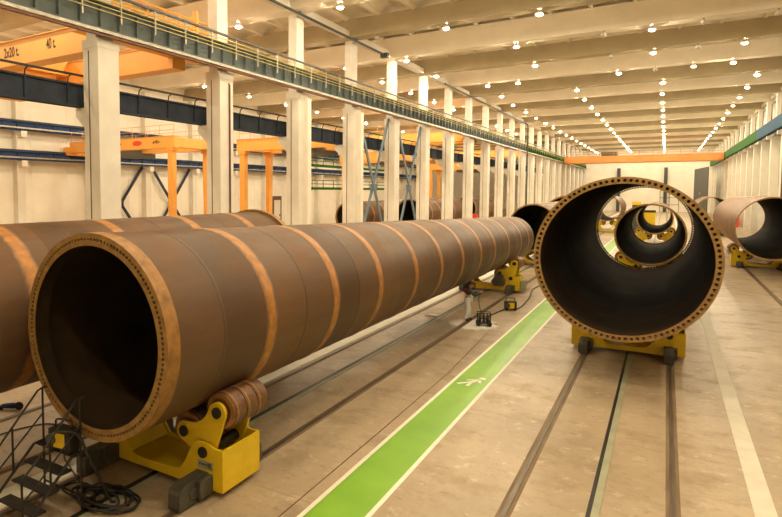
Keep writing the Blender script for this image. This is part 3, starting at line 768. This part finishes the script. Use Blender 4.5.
# ------------------------------------------------------------------ braces, pipes, rails on structure
def brace(label, x, y0, y1, z0, z1, m, r=.13):
    t = thing('cross_brace', label, 'brace', (x,(y0+y1)/2,z0), 0, 'steel cross braces between columns')
    d = (y1-y0)/2; h = z1-z0
    for s, o in ((1,0),(-1,.16)):
        bm = B(); a = Vector((o,-s*d,0)); b = Vector((o,s*d,h)); n = Vector((0,b.z-a.z,-(b.y-a.y))).normalized()*r
        prism_yz(bm, [(p.y,p.z) for p in (a+n,b+n,b-n,a-n)], o-.06, o+.06); obj('diagonal', bm, m, t)
    bm = B(); box(bm, -.1, .28, -.25, .25, h/2-.3, h/2+.3); obj('gusset_plate', bm, m, t)
brace('blue grey cross brace between fourth and fifth left columns', -20.5, 41.5, 47.9, .06, 12.0, M['steelblue'])
brace('blue grey cross brace between fifth and sixth left columns', -20.5, 49.4, 55.8, .06, 12.0, M['steelblue'])
brace('dark blue cross brace on the left wall beside the first column', -50.6, PY[2]+.65, PY[3]-.65, .10, 8.5, M['navy'], .16)
brace('dark blue cross brace on the left wall behind the gantry legs', -50.6, PY[3]+.65, PY[4]-.65, .10, 8.5, M['navy'], .16)
bm = B(); tube(bm, [(-19.75,10,16.85),(-19.75,45.2,16.85)], .09, 10); box(bm, -20.0,-19.4, 44.9, 45.3, 16.6, 16.95)
for y in (16,24,32,40): box(bm, -19.8,-19.7, y, y+.1, 16.8, 18.3)
tag(obj('roof_pipe', bm, M['doorgrey']), 'dark pipe running under the roof above the left columns', 'pipe')
bm = B(); tube(bm, [(-19.75,60.8,16.9),(-19.75,101.5,16.8),(-19.4,102.2,16.6),(-19.35,102.3,16.2),(-19.35,102.3,0)], .10, 10)
tag(obj('drain_pipe', bm, M['doorgrey']), 'dark drain pipe under the roof dropping down the left row', 'pipe')
bm = B(); box(bm, -20.6, -20.0, YN, YF, 17.05, 17.5); struct('trim_1', bm, M['column'])
bm = B(); box(bm, 10.5, 10.9, YN, YF, 17.05, 17.5); struct('trim_2', bm, M['column'])
pts = [(9.95,77.5,0)]+[(9.95,77.5,10.8)]+curve([(9.95,77.5,11.0),(9.9,77.2,11.5),(9.9,76.6,11.75),(9.9,76.0,11.7)],5)
bm = B(); tube(bm, pts, .13, 8); tag(obj('hanging_cable', bm, M['frame']), 'dark cable loop hanging down the right wall from the runway', 'cable')
# green mezzanine railing in the left bay
for Y0, Y1, X, z, lab in ((62,98,-40,9.3,'upper green railing on the left bay mezzanine'),(62,98,-40,6.2,'lower green railing on the left bay mezzanine')):
    t = thing('green_railing', lab, 'railing', (X,Y0,z), 0, 'green railings in the left bay')
    bm = B(); box(bm, -.15, .15, 0, Y1-Y0, -.25, .1); obj('floor_edge', bm, M['green'], t)
    bm = B()
    for zz in (.55, 1.05): tube(bm, [(0,0,zz),(0,Y1-Y0,zz)], .05, 6)
    obj('rail', bm, M['green'], t)
    bm = B()
    for i in range(13): tube(bm, [(0,i*3.0*(Y1-Y0)/36,0),(0,i*3.0*(Y1-Y0)/36,1.05)], .05, 6)
    obj('post', bm, M['green'], t)

# doors
bm = B(); y = 74.0; box(bm, -51, -50.85, y, y+3.0, 0, 5.0); d = struct('door_1', bm, M['frame'])
bm = B(); box(bm, -50.86, -50.8, y+.9, y+2.6, .1, 4.4); struct('door_leaf', bm, M['column'], d)
bm = B(); box(bm, -50.8, -50.74, y+2.3, y+2.45, 1.9, 2.2); struct('door_handle', bm, M['black'], d)
bm = B(); box(bm, -1.5, 3.0, YF-.1, YF, 0, 6.0); d = struct('door_2', bm, M['wallm'])
bm = B()
for x in (-1.5, .7, 2.9): box(bm, x, x+.12, YF-.16, YF-.1, 0, 6)
for z in (2,4,5.9): box(bm, -1.5, 3.0, YF-.16, YF-.1, z, z+.1)
struct('door_frame', bm, M['seam'], d)
t = thing('sliding_door_leaf', 'tall dark grey door leaf standing open by the far right corner', 'door', (5.75,174,0), math.radians(6))
bm = B(); box(bm, -.12, .0, -18, 0, 0, 11.1); obj('panel', bm, M['doorgrey'], t)
bm = B(); box(bm, -.2, -.12, -9, -8.2, 5.0, 5.6); obj('handle', bm, M['plate'], t)
for x, lab in ((-11.7,'dark post on the far wall left of the centre'),(-.25,'dark post on the far wall right of the centre')):
    bm = B(); box(bm, x-.42, x+.42, YF-1.1, YF-.2, 0, 12.4); tag(obj('wall_post', bm, M['doorgrey']), lab, 'post')

# small things standing in the left bay and at the far end
def bx_thing(name, lab, cat, loc, dims, m, lidm=None, group=None):
    t = thing(name, lab, cat, loc, 0, group); x, y, z = dims
    bm = B(); box(bm, -x/2, x/2, -y/2, y/2, 0, z*.9); obj('body', bm, m, t, bevel=.03)
    bm = B(); box(bm, -x/2-.04, x/2+.04, -y/2-.04, y/2+.04, z*.9, z); obj('lid', bm, lidm or m, t)
bx_thing('equipment_cabinet', 'pale grey cabinet behind pipes at foot of the third column', 'cabinet', (-23.2,35.8,0), (1.0,.9,1.9), M['plate'])
bx_thing('equipment_cabinet', 'white cabinet between the third and fourth left columns', 'cabinet', (-25.5,46.5,0), (1.6,.8,1.9), M['white'])
bx_thing('red_cabinet', 'red cabinet standing by the right wall inside the ribbed pipe view', 'cabinet', (9.2,118,0), (1.4,1.4,2.2), M['redmark'])
bx_thing('red_cabinet', 'red cabinet in the left bay past the seventh column', 'cabinet', (-24,88,0), (1.1,1.1,2.4), M['redmark'])
bx_thing('machine_cabinet', 'yellow machine low behind the sixth left column', 'machine', (-22.6,78.5,0), (1.6,1.5,1.6), M['yellow'], M['black'])
bx_thing('machine_cabinet', 'yellow machine seen through the nested pipes far away', 'machine', (-2.0,100,0), (1.6,1.6,3.0), M['yellow'], M['black'])
bx_thing('machine_cabinet', 'yellow and dark machine beside the small distant pipe', 'machine', (-3.4,94.5,0), (1.0,1.4,4.3), M['doorgrey'], M['yellow'])

# ------------------------------------------------------------------ high bay lamps
def make_lamp(on):
    t = thing('high_bay_lamp', 'x', 'lamp', (0,0,0), 0, 'high bay lamps under the roof')
    bm = B(); lathe(bm, [(-.12,.07),(-.20,.14),(-.34,.205),(-.36,.205),(-.22,.12),(-.14,.05)], (0,0), 14, True, axis='Z'); obj('reflector', bm, M['white'], t, True)
    bm = B(); tube(bm, [(0,0,.06),(0,0,-.14)], .03, 6); obj('hanger', bm, M['black'], t)
    bm = B(); rings = lathe(bm, [(-.33,.185),(-.39,.16),(-.43,.10)], (0,0), 10, False, axis='Z')
    v = bm.verts.new((0,0,-.445))
    for k in range(10): bm.faces.new((rings[-1][k], rings[-1][(k+1)%10], v))
    obj('lit_lens' if on else 'lens', bm, M['lamp_on'] if on else M['lamp_off'], t)
    return t
LON = make_lamp(True); LOFF = make_lamp(False); used = set()
def lamp(x, y, on, lab):
    src = LON if on else LOFF
    if src.name not in used:
        used.add(src.name); src.location = (x,y+.30,17.02); src['label'] = lab
    else: dup(src, (x,y+.30,17.02), lab)
special = {39.3: [(-17.9,0),(-12.85,1),(-7.0,1),(-1.2,0),(4.6,0)],
           47.15: [(-18.75,1),(-9.95,1),(-1.17,1),(1.7,0),(5.5,0),(-4.1,0)],
           55.0: [(-18.84,1),(-10,1),(-1.22,1),(4.52,1),(-4.2,0),(1.7,0)],
           62.85: [(-13.0,1),(-16,1),(-4.07,1),(1.66,1),(4.46,1),(-1.2,0)],
           70.7: [(-16.4,1),(-8.5,1),(-.66,1),(6.85,1)]}
def rowname(n): return ORD[n]
for n, y in enumerate(YB):
    yr = round(y,2); pts = None
    for k in special:
        if abs(k-y) < .2: pts = special[k]
    if pts is None:
        if y < 20: pts = [(-12.5,1),(-4.5,1),(4.0,1)] if y > 5 else [(-10.5,1),(-1.5,1),(6,1)]
        else: pts = [(-16.75,1),(-8.6,1),(-.75,1),(6.85,1)]
    for i, (x, on) in enumerate(sorted(pts)):
        lamp(x, y, on, '%s round lamp under the %s main hall beam, %s from the left columns' % ('lit' if on else 'unlit', ORD[n], ORD[i]))
    if 5 < y < 125:
        for i, x in enumerate((-24.4,-32.5,-41.0)):
            lamp(x, y, 1, 'lit round lamp under the %s left bay beam, %s from the columns' % (ORD[n], ORD[i]))

# ------------------------------------------------------------------ worker
def skin_obj(name, V, Ed, mat, parent, sub=1, root=0):
    bm = B(); lay = bm.verts.layers.skin.verify(); vs = []
    for i, (p, r) in enumerate(V):
        v = bm.verts.new(p); v[lay].radius = (r, r); v[lay].use_root = (i == root); vs.append(v)
    for a, b in Ed: bm.edges.new((vs[a], vs[b]))
    me = bpy.data.meshes.new(name); bm.to_mesh(me); bm.free(); me.materials.append(mat)
    o = bpy.data.objects.new(name, me); C.objects.link(o); o.parent = parent
    sk = o.modifiers.new('skin', 'SKIN'); sk.use_smooth_shade = True
    o.modifiers.new('sub', 'SUBSURF').levels = sub; o.modifiers['sub'].render_levels = sub
    return o
WS = (1.15,1.15,1.03)
wk = thing('person', 'standing worker in pale grey trousers, dark jacket and helmet beneath the tapered pipe', 'person', (-7.24,25.8,0), math.radians(28))
J = {'pel':((0,0,.93),.12),'sp':((.01,0,1.08),.115),'ch':((.05,0,1.28),.13),'ne':((.10,0,1.44),.052),'hb':((.13,0,1.52),.07),'he':((.15,0,1.60),.09),'ht':((.15,0,1.67),.065)}
names = list(J); V = [J[n] for n in names]; Ed = [(i,i+1) for i in range(6)]
def add(parent_i, p, r):
    V.append((p, r)); Ed.append((parent_i, len(V)-1)); return len(V)-1
legs = {}; arms = {}
for s in (1,-1):
    st = .10 if s > 0 else -.06
    h = add(0, (.0,s*.09,.87), .09); k = add(h, (.06+st*.6,s*.10,.49), .06); a = add(k, (-.02+st,s*.11,.09), .042); f = add(a, (.13+st,s*.12,.045), .036)
    legs[s] = (h,k,a,f)
    sh = add(2, (.06,s*.17,1.38), .062); e = add(sh, (.20,s*.24,1.14), .045); w_ = add(e, (.44,s*.12,1.24), .031); pm = add(w_, (.51,s*.08,1.27), .034)
    arms[s] = (sh,e,w_,pm)
    for q in range(4):
        zf = 1.30-.022*q; L = (.036,.04,.038,.03)[q]
        f1 = add(pm, (.55,s*.07,zf), .010); f2 = add(f1, (.55+L,s*.045,zf-.005), .009); add(f2, (.545+L*.7,s*.015,zf-.012), .008)
    t1 = add(pm, (.52,s*.045,1.30), .011); add(t1, (.55,s*.012,1.315), .009)
skin_obj('body', V, Ed, M['skin'], wk)
def sub_skin(name, ids, links, k, mat, extra=0.0):
    return skin_obj(name, [(V[i][0], V[i][1]*k+extra) for i in ids], links, mat, wk)
ids = [0,1]+list(legs[1][:3])+list(legs[-1][:3])
sub_skin('trousers', ids, [(0,1),(0,2),(2,3),(3,4),(0,5),(5,6),(6,7)], 1.12, M['coverall'], .012)
ids = [1,2,3]+list(arms[1][:3])+list(arms[-1][:3])
sub_skin('jacket', ids, [(0,1),(1,2),(1,3),(3,4),(4,5),(1,6),(6,7),(7,8)], 1.12, M['jacket'], .012)
skin_obj('apron', [((.13,0,1.25),.11),((.12,0,1.05),.12),((.11,0,.80),.115)], [(0,1),(1,2)], M['coverall'], wk)
for s in (1,-1):
    sub_skin('boot', list(legs[s][2:]), [(0,1)], 1.15, M['black'], .012)
    sub_skin('glove', list(arms[s][2:]), [(0,1)], 1.1, M['redcloth'], .006)
skin_obj('shoulder_hood', [((-.02,.12,1.42),.075),((-.04,.16,1.30),.085),((-.05,.15,1.16),.06)], [(0,1),(1,2)], M['redcloth'], wk)
bm = B(); bmesh.ops.create_uvsphere(bm, u_segments=20, v_segments=12, radius=.135, matrix=Matrix.Translation((.14,0,1.62)) @ Matrix.Diagonal((1.1,.95,.95,1)))
bmesh.ops.delete(bm, geom=[v for v in bm.verts if v.co.z < 1.60], context='VERTS')
hm = obj('helmet', bm, M['black'], wk, True)
bm = B(); prism_yz(bm, [(-.10,1.46),(.10,1.46),(.115,1.66),(-.115,1.66)], .27, .285); obj('visor', bm, M['doorgrey'], hm)
bm = B(); box(bm, .286, .29, -.05, .05, 1.57, 1.62); obj('visor_glass', bm, M['navy'], hm)
wk.scale = WS
torch = thing('welding_torch', 'black torch with hose held in the hands of the worker', 'torch', (-7.24,25.8,0), math.radians(28))
bm = B(); tube(bm, curve([(.50,.0,1.20),(.56,.0,1.29),(.64,0,1.38),(.70,0,1.48)],4), .014, 8); obj('handle', bm, M['black'], torch, True)
bm = B(); tube(bm, curve([(.50,0,1.20),(.42,-.05,.9),(.5,-.2,.4),(.75,-.35,.03),(1.0,-.55,.02)],6), .012, 6); obj('hose', bm, M['rubber'], torch, True)

torch.scale = WS
# trolley, wire feeder, hoses by the worker
t = thing('welding_trolley', 'black wheeled trolley of bottles on the floor beside the worker', 'trolley', (-6.38,25.3,0), .3)
bm = B(); box(bm, -.28, .28, -.2, .2, .10, .14)
for x in (-.26,.26):
    for y in (-.18,.18): box(bm, x-.015, x+.015, y-.015, y+.015, .12, .55)
for z in (.32,.54): box(bm, -.28,.28,-.2,-.17,z,z+.03); box(bm, -.28,.28,.17,.2,z,z+.03)
obj('frame', bm, M['black'], t)
for x in (-.22,.22):
    for y in (-.22,.22):
        bm = B(); disc_solid(bm, y-.025, y+.025, .10, (x,.10), 14); obj('wheel', bm, M['rubber'], t)
for x in (-.15,0,.15):
    bm = B(); lathe(bm, [(.14,0.001),(.14,.06),(.42,.06),(.47,.03),(.52,.03),(.52,0.001)], (x,0), 12, False, axis='Z'); obj('bottle', bm, M['grey'], t, True)
def feeder(name, lab, loc, rz, sc=1):
    t = thing(name, lab, 'wire feeder', loc, rz)
    bm = B(); box(bm, -.25*sc, .25*sc, -.14*sc, .14*sc, .05*sc, .42*sc); obj('body', bm, M['black'], t, bevel=.02)
    bm = B(); box(bm, -.12*sc, .14*sc, -.146*sc, -.14*sc, .10*sc, .36*sc); obj('side_panel', bm, M['yellow'], t, label='yellow side panel')
    bm = B(); tube(bm, curve([(-.2*sc,0,.42*sc),(-.16*sc,0,.55*sc),(.16*sc,0,.55*sc),(.2*sc,0,.42*sc)],5), .018*sc, 8); obj('handle', bm, M['black'], t, True)
    for x in (-.18,.18):
        bm = B(); box(bm, x*sc-.03, x*sc+.03, -.16*sc, .16*sc, 0, .05*sc); obj('foot', bm, M['rubber'], t)
    bm = B(); disc_solid(bm, -.19*sc, -.14*sc, .10*sc, (-.16*sc,.24*sc), 16); obj('wire_spool', bm, M['grey'], t)
    return t
feeder('wire_feeder', 'black and yellow wire feeder on the floor beside the green walkway', (-6.15,29.3,0), .5, 1.05)
bm = B(); tube(bm, [(p.x,p.y,.03) for p in curve([(-6.3,25.6,0),(-6.64,26.88,0),(-6.52,28.26,0),(-6.4,29.2,0)],6)], .028, 6)
tag(obj('welding_hose', bm, M['rubber'], None, True), 'short black hose from the trolley to the wire feeder', 'hose')
bm = B(); tube(bm, [(p.x,p.y,.03) for p in curve([(-5.95,29.4,0),(-5.85,30.4,0),(-6.0,33.18,0),(-6.35,36.0,0),(-6.3,38.2,0),(-6.9,41.2,0),(-7.0,43.4,0)],6)], .032, 6)
tag(obj('welding_hose', bm, M['rubber'], None, True), 'long black hose from the wire feeder back past the grey drive cover', 'hose')
bm = B(); prism(bm, [(-.25,0),(.22,0),(.26,.05),(-.1,.09),(-.28,.04)], -.12, .12); o = obj('scrap_piece', bm, M['white']); o.location = (-8.86,25.9,.001)
tag(o, 'small white scrap lying on the floor left of the worker', 'scrap')

# ------------------------------------------------------------------ access stair at the pipe mouth
SX0, SX1 = -9.74, -8.66
st = thing('access_stair', 'small black steel stair with handrails at the open pipe mouth', 'stair', (-9.2,6.0,0))
def L3(x, y, z): return (x+9.2, y-6.0, z)
for i in range(4):
    y = 5.40+.26*i; z = .05+.25*i
    if i == 0: y, z = 5.40, .06
    bm = B(); p = L3(SX0+.02, y, z); q = L3(SX1-.02, y+.24, z); box(bm, p[0], q[0], p[1], q[1], z-.03, z); obj('tread', bm, M['black'], st)
p = L3(SX0+.02, 6.42, 0); q = L3(SX1-.02, 6.64, 0)
bm = B(); box(bm, p[0], q[0], p[1], q[1], 1.02, 1.05); obj('platform', bm, M['black'], st)
for x in (SX0, SX1):
    bm = B(); tube(bm, [L3(x,5.28,.02), L3(x,6.40,1.03), L3(x,6.64,1.03)], .028, 6); obj('stringer', bm, M['black'], st)
    bm = B(); tube(bm, [L3(x,5.45,1.02), L3(x,5.72,1.22), L3(x,6.50,2.0), L3(x,6.62,2.04), L3(x+.1,6.62,2.06)], .02, 8); obj('handrail', bm, M['black'], st)
    bm = B(); tube(bm, [L3(x,5.45,.62), L3(x,5.72,.82), L3(x,6.60,1.55)], .016, 6); obj('middle_rail', bm, M['black'], st)
    for yy, z0, z1 in ((5.45,.12,1.02),(5.98,.62,1.47),(6.60,.0,2.03)):
        bm = B(); tube(bm, [L3(x,yy,z0), L3(x,yy,z1)], .02, 6); obj('rail_post', bm, M['black'], st)
bm = B(); tube(bm, [L3(SX0,6.6,.25), L3(SX1,6.6,.25)], .018, 6); obj('cross_bar', bm, M['black'], st)
feeder('wire_feeder', 'black and yellow wire feeder set on top of the stair at the pipe mouth', (-8.98,6.50,1.051), .15, 1.0)
def loopy(cx, cy, n, r0, seed, z0=.03, rad=.022):
    rnd = random.Random(seed); pts = []
    for i in range(n*10):
        a = 2*PI*i/10; r = r0*(1+.28*math.sin(i*.37+seed)+.12*rnd.uniform(-1,1))
        pts.append((cx+r*1.25*math.cos(a)+.1*math.sin(i*.21), cy+r*.8*math.sin(a)+.06*math.cos(i*.17), z0+.012*(i//10)+.015*rnd.random()))
    return pts
bm = B(); tube(bm, curve(loopy(-8.5,7.02,7,.40,3),3), .022, 6)
tag(obj('hose_coil', bm, M['rubber'], None, True), 'tangled black hose coil on the floor right of the stair', 'hose')
bm = B(); tube(bm, curve(loopy(-9.05,6.98,4,.27,5),3), .018, 6)
tag(obj('hose_coil', bm, M['black'], None, True), 'smaller black cable tangle behind the stair foot', 'hose')
bm = B(); tube(bm, curve([(-8.95,6.35,1.45),(-8.86,6.25,1.5),(-8.62,6.5,1.42),(-8.48,6.62,1.0),(-8.42,6.85,.45),(-8.38,7.0,.08),(-8.3,7.05,.05)],6), .026, 8)
tag(obj('welding_hose', bm, M['rubber'], None, True), 'thick black hose hanging from the stair top to the floor coil', 'hose')
bm = B(); tube(bm, [(p.x,p.y,.02) for p in curve([(-13.0,7.4,0),(-12.86,8.2,0),(-12.5,8.7,0),(-11.6,8.6,0),(-10.8,7.8,0),(-10.2,7.5,0),(-9.5,7.2,0)],6)], .016, 6)
tag(obj('floor_cable', bm, M['rubber'], None, True), 'thin black cable curving across the floor behind the stair', 'cable')
t = thing('angle_grinder', 'small dark tool with blue body on the floor at left edge', 'tool', (-14.3,8.75,0), .6)
bm = B(); tube(bm, [(-.22,0,.09),(.05,0,.1),(.2,0,.09)], [.06,.08,.06], 10); obj('body', bm, M['navyblue'], t, True)
bm = B(); disc_solid(bm, -.09, -.07, .11, (.26,.12), 18); obj('guard_disc', bm, M['black'], t)
bm = B(); box(bm, -.42, -.2, -.05, .05, .0, .1); obj('handle', bm, M['black'], t)

# ------------------------------------------------------------------ world, camera, render look
w = bpy.data.worlds.new('World'); S.world = w; w.use_nodes = True
w.node_tree.nodes['Background'].inputs[0].default_value = (1,.85,.65,1); w.node_tree.nodes['Background'].inputs[1].default_value = .02
cam = bpy.data.cameras.new('camera'); co = bpy.data.objects.new('camera', cam); C.objects.link(co)
co.location = (0,0,5.7); co.rotation_euler = (PI/2-.0608, 0, .5689)
cam.sensor_width = 36; cam.lens = 587.013/782*36
cam.shift_x = (391-290.236)/782; cam.shift_y = -(258.5-227.35)/782
cam.clip_end = 500; cam.clip_start = .05
S.camera = co
S.view_settings.view_transform = 'Standard'; S.view_settings.look = 'None'; S.view_settings.gamma = 1
S.view_settings.exposure = 0.22
try: S.view_settings.use_curve_mapping = False
except Exception: pass
cy = S.cycles
cy.max_bounces = 7; cy.diffuse_bounces = 5; cy.glossy_bounces = 3; cy.use_light_tree = True
cy.sample_clamp_indirect = 4; cy.sample_clamp_direct = 0; cy.caustics_reflective = False; cy.caustics_refractive = False
cy.use_denoising = True
